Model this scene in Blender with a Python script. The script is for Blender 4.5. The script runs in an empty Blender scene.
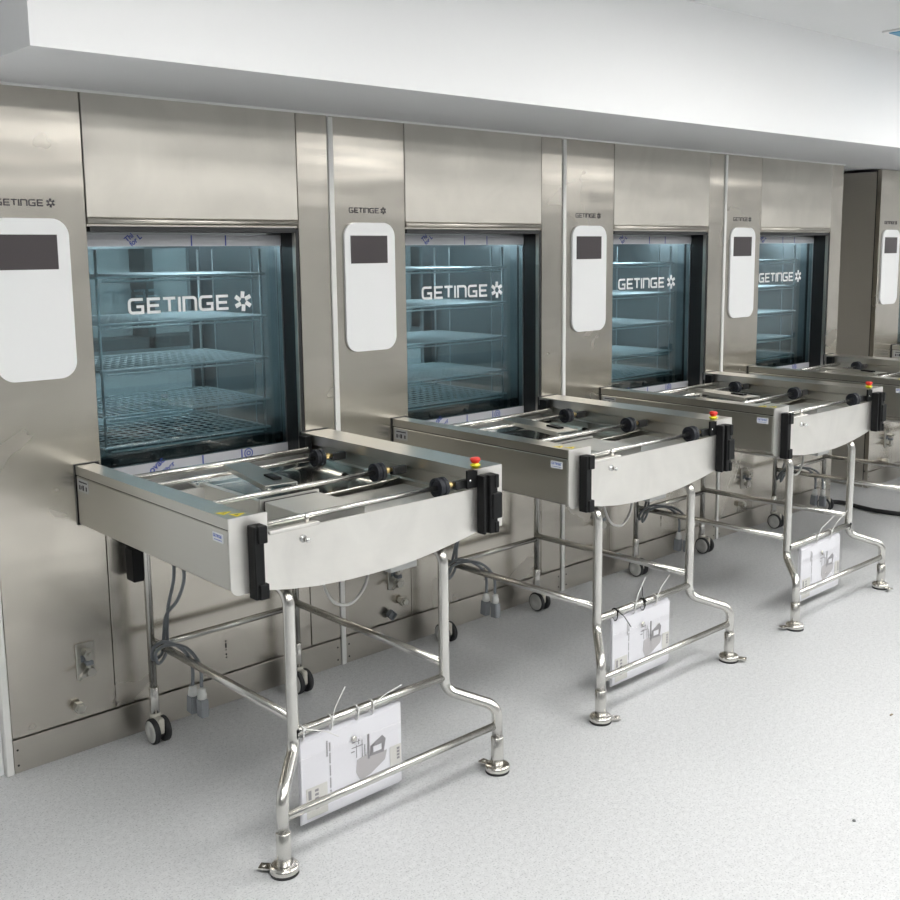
import bpy, bmesh, math, random
from mathutils import Vector, Matrix
random.seed(4)
sc = bpy.context.scene
COL = sc.collection
P = 1.2605            # spacing of the machines along the wall
TOP = 2.079            # underside of the bulkhead
CEIL = 2.535
FAR = 4.25            # origin of the last machine, beyond the gap
MX = [-P, 0.0, P, 2 * P, FAR]

# ------------------------------------------------------------------ materials
def newmat(name):
    m = bpy.data.materials.new(name); m.use_nodes = True
    nt = m.node_tree
    return m, nt, nt.nodes['Principled BSDF']

def mat(name, col, rough=.5, metal=0., spec=.5, emit=None, estr=0., coat=0.):
    m, nt, b = newmat(name)
    b.inputs['Base Color'].default_value = (*col, 1)
    b.inputs['Roughness'].default_value = rough
    b.inputs['Metallic'].default_value = metal
    b.inputs['Specular IOR Level'].default_value = spec
    b.inputs['Coat Weight'].default_value = coat
    if emit:
        b.inputs['Emission Color'].default_value = (*emit, 1)
        b.inputs['Emission Strength'].default_value = estr
    return m

def steel(name, col, rough, grain=(75, 75, .3), streak=.012, wave=.0, smear=.0, wscale=(2.2, 2.2, 4.0), aniso=None):
    """brushed stainless steel: grain along the small-scale axis, faint waviness and hand smears"""
    m, nt, b = newmat(name)
    N, L = nt.nodes, nt.links
    b.inputs['Metallic'].default_value = 1.
    geo = N.new('ShaderNodeNewGeometry')
    mp = N.new('ShaderNodeMapping'); mp.inputs['Scale'].default_value = grain
    L.new(geo.outputs['Position'], mp.inputs['Vector'])
    n1 = N.new('ShaderNodeTexNoise'); n1.inputs['Scale'].default_value = 1.; n1.inputs['Detail'].default_value = 3.
    L.new(mp.outputs[0], n1.inputs['Vector'])
    # base colour: a hint of grain
    cr = N.new('ShaderNodeMapRange'); cr.inputs['To Min'].default_value = 1 - streak; cr.inputs['To Max'].default_value = 1 + streak
    L.new(n1.outputs['Fac'], cr.inputs['Value'])
    vm = N.new('ShaderNodeVectorMath'); vm.operation = 'SCALE'; vm.inputs[0].default_value = col
    sc_ = cr.outputs[0]
    if smear >= .05:
        n4 = N.new('ShaderNodeTexNoise'); n4.inputs['Scale'].default_value = 4.5; n4.inputs['Detail'].default_value = 4.; n4.inputs['Distortion'].default_value = 1.2
        L.new(geo.outputs['Position'], n4.inputs['Vector'])
        r4 = N.new('ShaderNodeMapRange'); r4.inputs['From Min'].default_value = .3; r4.inputs['From Max'].default_value = .7
        r4.inputs['To Min'].default_value = .93; r4.inputs['To Max'].default_value = 1.04
        L.new(n4.outputs['Fac'], r4.inputs['Value'])
        m4 = N.new('ShaderNodeMath'); m4.operation = 'MULTIPLY'
        L.new(sc_, m4.inputs[0]); L.new(r4.outputs[0], m4.inputs[1]); sc_ = m4.outputs[0]
    L.new(sc_, vm.inputs['Scale']); L.new(vm.outputs[0], b.inputs['Base Color'])
    # roughness: grain + smears
    rr = N.new('ShaderNodeMapRange'); rr.inputs['To Min'].default_value = rough - .03; rr.inputs['To Max'].default_value = rough + .03
    rr.inputs['Value'].default_value = .5
    out = rr.outputs[0]
    if smear:
        n2 = N.new('ShaderNodeTexNoise'); n2.inputs['Scale'].default_value = 3.2; n2.inputs['Detail'].default_value = 3.; n2.inputs['Distortion'].default_value = .6
        L.new(geo.outputs['Position'], n2.inputs['Vector'])
        r2 = N.new('ShaderNodeMapRange'); r2.inputs['From Min'].default_value = .2; r2.inputs['From Max'].default_value = .8
        r2.inputs['To Min'].default_value = -smear; r2.inputs['To Max'].default_value = smear
        L.new(n2.outputs['Fac'], r2.inputs['Value'])
        ad = N.new('ShaderNodeMath'); ad.operation = 'ADD'
        L.new(out, ad.inputs[0]); L.new(r2.outputs[0], ad.inputs[1]); out = ad.outputs[0]
    L.new(out, b.inputs['Roughness'])
    if aniso:
        b.inputs['Anisotropic'].default_value = .6
        tv = N.new('ShaderNodeCombineXYZ')
        for q in range(3): tv.inputs[q].default_value = aniso[q]
        L.new(tv.outputs[0], b.inputs['Tangent'])
    if wave:
        m3 = N.new('ShaderNodeMapping'); m3.inputs['Scale'].default_value = wscale
        L.new(geo.outputs['Position'], m3.inputs['Vector'])
        n3 = N.new('ShaderNodeTexNoise'); n3.inputs['Scale'].default_value = 1.; n3.inputs['Detail'].default_value = 1.
        L.new(m3.outputs[0], n3.inputs['Vector'])
        b2 = N.new('ShaderNodeBump'); b2.inputs['Strength'].default_value = 1.; b2.inputs['Distance'].default_value = wave
        L.new(n3.outputs['Fac'], b2.inputs['Height']); L.new(b2.outputs[0], b.inputs['Normal'])
    return m

WARM = (.615, .58, .52)
M = {}
M['panel'] = steel('panel_steel', WARM, .25, wave=.0022, smear=.05, aniso=(1, 0, 0), wscale=(1.3, 1.3, 9.))
M['fascia'] = steel('fascia_steel', (.58, .555, .505), .36, grain=(.4, .4, 75), wave=.002, smear=.10)
M['plinth'] = steel('plinth_steel', (.58, .55, .495), .32, grain=(.4, .4, 75), wave=.002, smear=.05)
M['beam'] = steel('beam_steel', (.53, .52, .48), .32, grain=(75, .3, 75), smear=.03)
M['front'] = steel('front_plate_steel', (.77, .755, .72), .45, grain=(.5, 75, 75), smear=.06)
M['tray'] = steel('tray_steel', (.66, .655, .63), .48, grain=(1, 75, 75), smear=.04)
M['tube'] = steel('tube_steel', (.66, .65, .62), .24, grain=(60, 60, 60), streak=.03)
M['polish'] = steel('polished_steel', (.72, .70, .66), .14, grain=(40, 40, 40), streak=.02)
M['side'] = steel('dark_side_steel', (.60, .575, .525), .5, grain=(260, 260, 1.2), smear=.04)
M['wire'] = mat('wire_bright', (.84, .87, .88), .38, .35)
M['chamber'] = steel('chamber_steel', (.40, .42, .43), .34, grain=(60, 60, 60), streak=.04)
M['chrome'] = mat('chrome', (.75, .75, .74), .16, 1.)
M['brass'] = mat('brass', (.62, .47, .22), .28, 1.)
M['black'] = mat('black_plastic', (.008, .0085, .009), .55, spec=.22)
M['rubber'] = mat('black_rubber', (.018, .019, .021), .6)
M['gasket'] = mat('gasket_black', (.016, .017, .018), .38)
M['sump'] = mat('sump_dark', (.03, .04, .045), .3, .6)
M['seam'] = mat('seam_black', (.02, .019, .017), .7)
M['wheel'] = mat('wheel_grey_black', (.018, .020, .026), .5, spec=.3)
M['disc'] = mat('caster_disc_pale_grey', (.64, .64, .61), .45)
M['casterhood'] = mat('caster_hood_cream', (.62, .60, .53), .45)
M['display'] = mat('display_white', (.91, .92, .92), .22, coat=.3)
M['screen'] = mat('screen_dark', (.075, .065, .068), .22)
M['ink'] = mat('ink_dark', (.035, .03, .04), .5)
M['letter'] = mat('letter_white', (.86, .88, .88), .5)
M['strip'] = mat('joint_white', (.80, .80, .77), .55)
M['white'] = mat('wall_white', (.82, .83, .835), .6)
M['bulk'] = mat('bulkhead_white', (.91, .915, .92), .6)
M['wallgrey'] = mat('wall_grey', (.50, .51, .51), .6)
M['ceil'] = mat('ceiling_white', (.80, .81, .81), .75)
M['trimw'] = mat('sealant_white', (.82, .83, .81), .5)
M['dark'] = mat('void_dark', (.02, .02, .022), .8)
M['film'] = mat('film_grey', (.56, .57, .60), .35)
M['filmink'] = mat('film_ink_blue', (.04, .07, .36), .5)
M['blue'] = mat('label_blue', (.10, .18, .58), .5)
M['label'] = mat('label_white', (.80, .82, .84), .4)
M['labelgrey'] = mat('label_grey', (.55, .56, .56), .4)
M['yellow'] = mat('yellow', (.86, .70, .02), .4)
M['estopyel'] = mat('button_yellow', (.90, .84, .03), .35)
M['red'] = mat('button_red', (.72, .035, .02), .3)
M['cable'] = mat('cable_grey', (.20, .22, .24), .5)
M['plug'] = mat('plug_grey', (.23, .245, .26), .5)
M['gland'] = mat('gland_pale', (.60, .61, .59), .45)
M['boxgrey'] = mat('box_pale_grey', (.62, .63, .62), .45)
M['cablew'] = mat('cable_white', (.58, .58, .56), .5)
M['paper'] = mat('paper_white', (.90, .90, .93), .7)
M['paper2'] = mat('paper_cream', (.74, .73, .68), .7)
M['printgrey'] = mat('print_grey', (.30, .29, .30), .7)
M['printlight'] = mat('print_light_grey', (.52, .50, .50), .7)
M['tie'] = mat('tie_white', (.80, .80, .78), .4)
M['tan'] = mat('tan', (.25, .19, .12), .7)
M['skirt'] = mat('baseboard_grey', (.16, .165, .17), .5)
M['lightframe'] = mat('light_frame_white', (.8, .8, .8), .5)
M['diffuser'] = mat('diffuser', (.9, .9, .9), .5, emit=(1., .985, .96), estr=9.)
M['chfill'] = mat('chamber_fill_lamp', (.9, .9, .9), .5, emit=(.93, .97, 1.), estr=9.)  # glow of the added lamp that lifts the chamber interior
M['bluefilm'] = mat('blue_film', (.02, .24, .42), .4)
M['hose'] = mat('hose_black', (.02, .02, .022), .5)
M['mullion'] = mat('mullion_grey', (.10, .11, .11), .5)

def glass_mat(name, tint, refl=1.0, ior=1.5):
    m = bpy.data.materials.new(name); m.use_nodes = True
    nt = m.node_tree; N, L = nt.nodes, nt.links; N.clear()
    o = N.new('ShaderNodeOutputMaterial')
    tr = N.new('ShaderNodeBsdfTransparent'); tr.inputs['Color'].default_value = (*tint, 1)
    gl = N.new('ShaderNodeBsdfGlossy'); gl.inputs['Roughness'].default_value = .015
    gl.inputs['Color'].default_value = (refl, refl, refl, 1)
    fr = N.new('ShaderNodeFresnel'); fr.inputs['IOR'].default_value = ior
    mx = N.new('ShaderNodeMixShader')
    ge = N.new('ShaderNodeNewGeometry'); fm = N.new('ShaderNodeMix'); fm.data_type = 'FLOAT'
    L.new(ge.outputs['Backfacing'], fm.inputs[0]); L.new(fr.outputs[0], fm.inputs[2]); fm.inputs[3].default_value = 0.
    L.new(fm.outputs[0], mx.inputs[0]); L.new(tr.outputs[0], mx.inputs[1]); L.new(gl.outputs[0], mx.inputs[2])
    L.new(mx.outputs[0], o.inputs['Surface'])
    return m
M['glass'] = glass_mat('door_glass_teal', (.69, .765, .79), ior=1.6)
M['glass2'] = glass_mat('inner_glass', (.88, .93, .94))
M['sleeve'] = glass_mat('clear_sleeve', (.98, .98, .985))

def floor_mat():
    m, nt, b = newmat('vinyl_floor')
    N, L = nt.nodes, nt.links
    geo = N.new('ShaderNodeNewGeometry')
    n1 = N.new('ShaderNodeTexNoise'); n1.inputs['Scale'].default_value = 190.; n1.inputs['Detail'].default_value = 2.
    n2 = N.new('ShaderNodeTexNoise'); n2.inputs['Scale'].default_value = 60.; n2.inputs['Detail'].default_value = 2.
    n3 = N.new('ShaderNodeTexNoise'); n3.inputs['Scale'].default_value = 1.3; n3.inputs['Detail'].default_value = 4.
    for n in (n1, n2, n3): L.new(geo.outputs['Position'], n.inputs['Vector'])
    c1 = N.new('ShaderNodeValToRGB')
    e = c1.color_ramp.elements
    e[0].position = .30; e[0].color = (.39, .40, .415, 1)
    e[1].position = .44; e[1].color = (.625, .635, .64, 1)
    x = c1.color_ramp.elements.new(.70); x.color = (.645, .655, .66, 1)
    L.new(n1.outputs['Fac'], c1.inputs['Fac'])
    c2 = N.new('ShaderNodeMapRange'); c2.inputs['From Min'].default_value = .3; c2.inputs['From Max'].default_value = .7
    c2.inputs['To Min'].default_value = .93; c2.inputs['To Max'].default_value = 1.05
    L.new(n2.outputs['Fac'], c2.inputs['Value'])
    c3 = N.new('ShaderNodeMapRange'); c3.inputs['From Min'].default_value = .3; c3.inputs['From Max'].default_value = .7
    c3.inputs['To Min'].default_value = .97; c3.inputs['To Max'].default_value = 1.03
    L.new(n3.outputs['Fac'], c3.inputs['Value'])
    mu = N.new('ShaderNodeMath'); mu.operation = 'MULTIPLY'
    L.new(c2.outputs[0], mu.inputs[0]); L.new(c3.outputs[0], mu.inputs[1])
    vm = N.new('ShaderNodeVectorMath'); vm.operation = 'SCALE'
    L.new(c1.outputs['Color'], vm.inputs[0]); L.new(mu.outputs[0], vm.inputs['Scale'])
    L.new(vm.outputs[0], b.inputs['Base Color'])
    r = N.new('ShaderNodeMapRange'); r.inputs['To Min'].default_value = .34; r.inputs['To Max'].default_value = .5
    L.new(n3.outputs['Fac'], r.inputs['Value']); L.new(r.outputs[0], b.inputs['Roughness'])
    b.inputs['Specular IOR Level'].default_value = .35
    return m
M['floor'] = floor_mat()

# ------------------------------------------------------------------ mesh builder
def fillet(pts, R, n=6):
    pts = [Vector(p) for p in pts]
    if R <= 0 or len(pts) < 3: return pts
    out = [pts[0]]
    for i in range(1, len(pts) - 1):
        a, b, c = pts[i - 1], pts[i], pts[i + 1]
        u = (a - b); v = (c - b); lu, lv = u.length, v.length
        u.normalize(); v.normalize()
        ang = u.angle(v, math.pi)
        if ang > math.pi - .03: out.append(b); continue
        t = min(R / math.tan(ang / 2), lu * .48, lv * .48)
        r = t * math.tan(ang / 2)
        cen = b + (u + v).normalized() * (r / math.sin(ang / 2))
        s = b + u * t - cen; e = b + v * t - cen
        for k in range(n + 1):
            out.append(cen + s.normalized().slerp(e.normalized(), k / n) * r if s.angle(e) > 1e-4 else b)
    out.append(pts[-1])
    return out

def smooth(pts, n=6):
    P_ = [Vector(p) for p in pts]; out = []
    for i in range(len(P_) - 1):
        a, b, c, d = P_[max(i - 1, 0)], P_[i], P_[i + 1], P_[min(i + 2, len(P_) - 1)]
        for k in range(n):
            t = k / n
            out.append(.5 * (2 * b + (c - a) * t + (2 * a - 5 * b + 4 * c - d) * t * t + (3 * b - a - 3 * c + d) * t ** 3))
    return out + [P_[-1]]

class MB:
    def __init__(self): self.bm = bmesh.new()
    def box(self, x0, y0, z0, x1, y1, z1, bev=0., seg=2):
        t = bmesh.new()
        bmesh.ops.create_cube(t, size=1)
        for v in t.verts:
            v.co = Vector(((x0 + x1) / 2 + v.co.x * (x1 - x0), (y0 + y1) / 2 + v.co.y * (y1 - y0), (z0 + z1) / 2 + v.co.z * (z1 - z0)))
        if bev: bmesh.ops.bevel(t, geom=t.edges[:], offset=bev, segments=seg, affect='EDGES', profile=.5)
        return self.merge(t)
    def merge(self, t, mtx=None):
        if mtx: bmesh.ops.transform(t, matrix=mtx, verts=t.verts)
        me = bpy.data.meshes.new('tmp'); t.to_mesh(me); t.free()
        self.bm.from_mesh(me); bpy.data.meshes.remove(me)
        return self
    def add(self, other, mtx=None):
        self.merge(other.bm, mtx); return self
    def tube(self, pts, r, seg=12, R=0., n=6, cap=True):
        pts = fillet(pts, R, n)
        bm = self.bm
        tan = []
        for i in range(len(pts)):
            a = pts[max(i - 1, 0)]; b = pts[min(i + 1, len(pts) - 1)]
            tan.append((b - a).normalized())
        up = Vector((0, 0, 1)) if abs(tan[0].z) < .9 else Vector((1, 0, 0))
        nrm = (up - tan[0] * up.dot(tan[0])).normalized()
        rings = []
        for i, p in enumerate(pts):
            if i:
                q = tan[i - 1].rotation_difference(tan[i]); nrm = q @ nrm
                nrm = (nrm - tan[i] * nrm.dot(tan[i])).normalized()
            bi = tan[i].cross(nrm)
            rr = r[i] if isinstance(r, (list, tuple)) else r
            rings.append([bm.verts.new(p + (nrm * math.cos(2 * math.pi * k / seg) + bi * math.sin(2 * math.pi * k / seg)) * rr) for k in range(seg)])
        for a, b in zip(rings, rings[1:]):
            for k in range(seg):
                f = bm.faces.new((a[k], a[(k + 1) % seg], b[(k + 1) % seg], b[k])); f.smooth = seg > 6
        if cap:
            bm.faces.new(list(reversed(rings[0]))); bm.faces.new(rings[-1])
        return self
    def lathe(self, prof, origin, axis=(0, 0, 1), seg=24, smooth=True):
        """prof: (radius, height) pairs along axis from origin; a radius of 0 closes an end"""
        bm = self.bm; ax = Vector(axis).normalized(); o = Vector(origin)
        q = Vector((0, 0, 1)).rotation_difference(ax)
        rings = []
        for r, h in prof:
            if r < 1e-6: rings.append([bm.verts.new(o + ax * h)]); continue
            rings.append([bm.verts.new(o + q @ Vector((r * math.cos(2 * math.pi * k / seg), r * math.sin(2 * math.pi * k / seg), h))) for k in range(seg)])
        for a, b in zip(rings, rings[1:]):
            for k in range(seg):
                k2 = (k + 1) % seg
                if len(a) == 1: f = bm.faces.new((a[0], b[k2], b[k]))
                elif len(b) == 1: f = bm.faces.new((a[k], a[k2], b[0]))
                else: f = bm.faces.new((a[k], a[k2], b[k2], b[k]))
                f.smooth = smooth
        if len(rings[0]) > 1: bm.faces.new(list(reversed(rings[0])))
        if len(rings[-1]) > 1: bm.faces.new(rings[-1])
        return self
    def prism(self, outline, axis, a, b):
        """extrude a 2-D outline along an axis: 'y' takes (x,z), 'z' takes (x,y), 'x' takes (y,z)"""
        bm = self.bm
        def pt(p, h):
            return Vector((p[0], h, p[1])) if axis == 'y' else Vector((p[0], p[1], h)) if axis == 'z' else Vector((h, p[0], p[1]))
        A = [bm.verts.new(pt(p, a)) for p in outline]; B = [bm.verts.new(pt(p, b)) for p in outline]
        n = len(outline)
        bm.faces.new(A); bm.faces.new(list(reversed(B)))
        for k in range(n): bm.faces.new((A[k], B[k], B[(k + 1) % n], A[(k + 1) % n]))
        return self
    def stroke(self, pts, w, to3, d):
        """flat ribbon of width w along a 2-D polyline, given depth d; to3 maps (u, v, depth) to a point"""
        pts = [Vector(p) for p in pts]; n = len(pts); L, Rr = [], []
        for i in range(n):
            d0 = (pts[i] - pts[i - 1]).normalized() if i else None
            d1 = (pts[i + 1] - pts[i]).normalized() if i < n - 1 else None
            t = ((d0 or d1) + (d1 or d0)).normalized()
            nn = Vector((-t.y, t.x)); ref = d1 or d0
            s = w / 2 / max(.5, nn.dot(Vector((-ref.y, ref.x))))
            L.append(pts[i] + nn * s); Rr.append(pts[i] - nn * s)
        bm = self.bm
        f = [[bm.verts.new(to3(p.x, p.y, 0)) for p in S] for S in (L, Rr)]
        b = [[bm.verts.new(to3(p.x, p.y, d)) for p in S] for S in (L, Rr)]
        for i in range(n - 1):
            bm.faces.new((f[0][i], f[0][i + 1], f[1][i + 1], f[1][i])); bm.faces.new((b[1][i], b[1][i + 1], b[0][i + 1], b[0][i]))
            bm.faces.new((f[0][i], b[0][i], b[0][i + 1], f[0][i + 1])); bm.faces.new((f[1][i + 1], b[1][i + 1], b[1][i], f[1][i]))
        bm.faces.new((f[0][0], f[1][0], b[1][0], b[0][0])); bm.faces.new((f[1][-1], f[0][-1], b[0][-1], b[1][-1]))
        return self
    def build(self, name, m, parent=None, label=None):
        bm = self.bm
        bmesh.ops.recalc_face_normals(bm, faces=bm.faces)
        me = bpy.data.meshes.new(name); bm.to_mesh(me); bm.free()
        me.materials.append(m)
        o = bpy.data.objects.new(name, me); COL.objects.link(o)
        if parent: o.parent = parent
        if label: o['label'] = label
        return o

def empty(name, loc=(0, 0, 0), rz=0.):
    o = bpy.data.objects.new(name, None); COL.objects.link(o)
    o.location = loc; o.rotation_euler = (0, 0, rz); o.empty_display_size = .1
    return o
def tag(o, label, cat, group=None):
    o['label'] = label; o['category'] = cat
    if group: o['group'] = group
    return o
def struct(o, label=None, cat=None):
    o['kind'] = 'structure'
    if label: o['label'] = label
    if cat: o['category'] = cat
    return o
def copy_tree(o, parent=None):
    c = o.copy(); COL.objects.link(c)
    if parent: c.parent = parent
    for ch in list(o.children): copy_tree(ch, c)
    return c

def rrect(x0, z0, x1, z1, r, n=8):
    out = []
    for cx, cz, a in ((x1 - r, z0 + r, -90), (x1 - r, z1 - r, 0), (x0 + r, z1 - r, 90), (x0 + r, z0 + r, 180)):
        for k in range(n + 1):
            t = math.radians(a + 90 * k / n); out.append((cx + r * math.cos(t), cz + r * math.sin(t)))
    return out

# ------------------------------------------------------------------ lettering of the maker's name (rounded square letters)
def arc(cx, cy, r, a0, a1, n=4):
    return [(cx + r * math.cos(math.radians(a0 + (a1 - a0) * k / n)), cy + r * math.sin(math.radians(a0 + (a1 - a0) * k / n))) for k in range(n + 1)]
def letter(c):
    r = .26
    if c == 'G': w = 1.12; return w, [[(w, 1)] + arc(r, 1 - r, r, 90, 180) + arc(r, r, r, 180, 270) + [(w - .04, 0), (w - .04, .46), (.58, .46)]]
    if c == 'E': w = 1.0; return w, [[(w, 1)] + [(0, 1), (0, 0), (w, 0)], [(.05, .5), (w * .88, .5)]]
    if c == 'T': w = 1.05; return w, [[(0, 1), (w, 1)], [(w / 2, .95), (w / 2, 0)]]
    if c == 'I': return .02, [[(.01, 1.08), (.01, -.08)]]
    if c == 'N': w = 1.05; return w, [[(0, -.08), (0, 1)] + arc(w - r, 1 - r, r, 90, 0) + [(w, -.08)]]
def word(mb, text, x0, z0, height, width, to3, d, st=.215):
    """text in strokes scaled to the given width and height"""
    gap = .38; ws = [letter(c) for c in text]
    kern = {'ET': -.13, 'GE': .06, 'TI': -.06}
    ks = [kern.get(text[k:k + 2], 0.) for k in range(len(text))]
    tot = sum(w for w, _ in ws) + gap * (len(text) - 1) + sum(ks)
    sx = width / tot; sz = height; u = 0
    for (w, strokes), kn in zip(ws, ks):
        for s in strokes:
            mb.stroke([((x0 + (u + a) * sx), z0 + b * sz) for a, b in s], st * height, to3, d)
        u += w + gap + kn
def star(mb, cx, cz, R, to3, d):
    for k in range(6):
        a = math.radians(90 + 60 * k)
        ca, sa = math.cos(a), math.sin(a)
        mb.stroke([(cx + ca * R * .32 - sa * R * .07, cz + sa * R * .32 + ca * R * .07), (cx + ca * R, cz + sa * R)], R * .42, to3, d)
def getinge(x0, x1, zbase, h, y, d, mirror=False, with_star=True):
    """the maker's word and its six-armed star on a plane y, facing -y (or +y if mirrored)"""
    mb = MB(); W = x1 - x0
    f = (lambda u, v, dd: Vector((x0 + x1 - u, y + dd, v))) if mirror else (lambda u, v, dd: Vector((u, y - dd, v)))
    tw = W * .795 if with_star else W
    word(mb, 'GETINGE', x0, zbase, h, tw, f, d)
    if with_star: star(mb, x1 - W * .076, zbase + h * .52, W * .076, f, d)
    return mb

# ================================================================== SETTING
XL, XR, YB = -6.5, 10.5, -7.2
f = MB(); f.box(XL, YB, -.05, XR, 4.2, 0); struct(f.build('floor', M['floor']), 'pale grey speckled vinyl floor', 'floor')
f = MB(); f.box(XL, YB, CEIL, XR, 4.2, CEIL + .05); struct(f.build('ceiling', M['ceil']), 'plain white ceiling', 'ceiling')
f = MB(); f.box(XL - .05, YB - .05, 0, XL, 4.2, CEIL); struct(f.build('wall_left', M['wallgrey']))
f = MB(); f.box(XR, YB - .05, 0, XR + .05, 4.2, CEIL); struct(f.build('wall_right', M['white']))
f = MB(); f.box(XL, YB - .05, 0, XR, YB, CEIL); struct(f.build('wall_back', M['wallgrey']))
f = MB(); f.box(XL, YB, 0, XR, YB + .015, .16); struct(f.build('baseboard_back', M['skirt']))
f = MB(); f.box(XL, 4.15, 0, XR, 4.2, CEIL); struct(f.build('wall_far', M['white']))
# wall to the left of the machines and beyond them on the right, and the closure behind the gap
f = MB(); f.box(XL, .02, 0, -P - .012, .12, TOP); struct(f.build('wall_front', M['white']))
f = MB(); f.box(XL, .04, TOP, -1.288, .14, CEIL); struct(f.build('wall_front_upper', M['white']))
f = MB(); f.box(FAR + P + .01, .02, 0, XR, .12, TOP); struct(f.build('wall_front_right', M['white']))
f = MB(); f.box(3 * P + .02, .86, 0, FAR + .02, .94, TOP); struct(f.build('wall_gap', M['white']))
# bulkhead over the machines, its front edge drawing slightly nearer to the right
f = MB(); sl = -.122 / 4.235
y_at = lambda x: -.608 + sl * (x + 1.284)
f.prism([(-1.284, y_at(-1.284)), (XR, y_at(XR)), (XR, 1.0), (-1.284, 1.0)], 'z', TOP, CEIL)
struct(f.build('wall_bulkhead', M['bulk']), 'white plastered bulkhead above the steel machines', 'bulkhead')
f = MB(); f.box(-1.284, -.006, TOP - .007, 3 * P, .0, TOP); struct(f.build('trim_1', M['trimw']))
# white joint strips between machines
for i, x in enumerate((-P, 0, P, 2 * P)):
    f = MB(); f.box(x - .011, -.006, 0.0, x + .011, .05, TOP - .01, .002, 1)
    struct(f.build('trim_%d' % (i + 2), M['strip']))
# far room behind the machines, seen through the doors: glazed partition
for i, x in enumerate((.6, 2.2, 3.8, 5.4, 7.0)):
    f = MB()
    for dx in (0, .55, 1.1):
        f.box(x + dx, 3.9, .9, x + dx + .06, 4.15, 2.2)
    f.box(x, 3.9, .9, x + 1.16, 4.15, .98); f.box(x, 3.9, 2.12, x + 1.16, 4.15, 2.2)
    struct(f.build('window_%d' % (i + 1), M['mullion']))

# ------------------------------------------------------------------ ceiling lights
def ceiling_light():
    root = empty('ceiling_light')
    f = MB()
    for a in ((-.6, -.3, .6, -.28), (-.6, .28, .6, .3), (-.6, -.28, -.58, .28), (.58, -.28, .6, .28)):
        f.box(a[0], a[1], -.014, a[2], a[3], -.001)
    f.build('frame', M['lightframe'], root)
    d = MB(); d.box(-.58, -.28, -.009, .58, .28, -.002); d.build('diffuser', M['diffuser'], root)
    return root
lamp = ceiling_light(); first = True
spots = [(x, y) for y in (-1.95, -3.3, -4.7) for x in (-1.2, 1.0, 3.2, 5.4, 7.6)] + [(-3.4, -3.3)] + [(x, y) for y in (1.7, 3.1) for x in (-2, 0, 2, 4, 6, 8)]  # the lone light at far left is added to brighten the bulkhead there
for x, y in spots:
    o = lamp if first else copy_tree(lamp)
    first = False
    o.location = (x, y, CEIL)
    tag(o, 'white rectangular recessed ceiling light', 'ceiling light', 'recessed ceiling lights')

# blue filmed vent peeping in at the upper right
vent = empty('ceiling_vent', (2.63, -1.10, CEIL)); tag(vent, 'square ceiling vent under blue film at the upper right', 'vent')
f = MB(); f.box(-.27, -.17, -.012, .27, .17, -.001, .003, 1); f.build('film_cover', M['bluefilm'], vent)
f = MB()
for q in ((-.29, -.19, .29, -.17), (-.29, .17, .29, .19), (-.29, -.17, -.27, .17), (.27, -.17, .29, .17)): f.box(q[0], q[1], -.008, q[2], q[3], -.001)
f.build('frame', M['lightframe'], vent)

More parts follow.
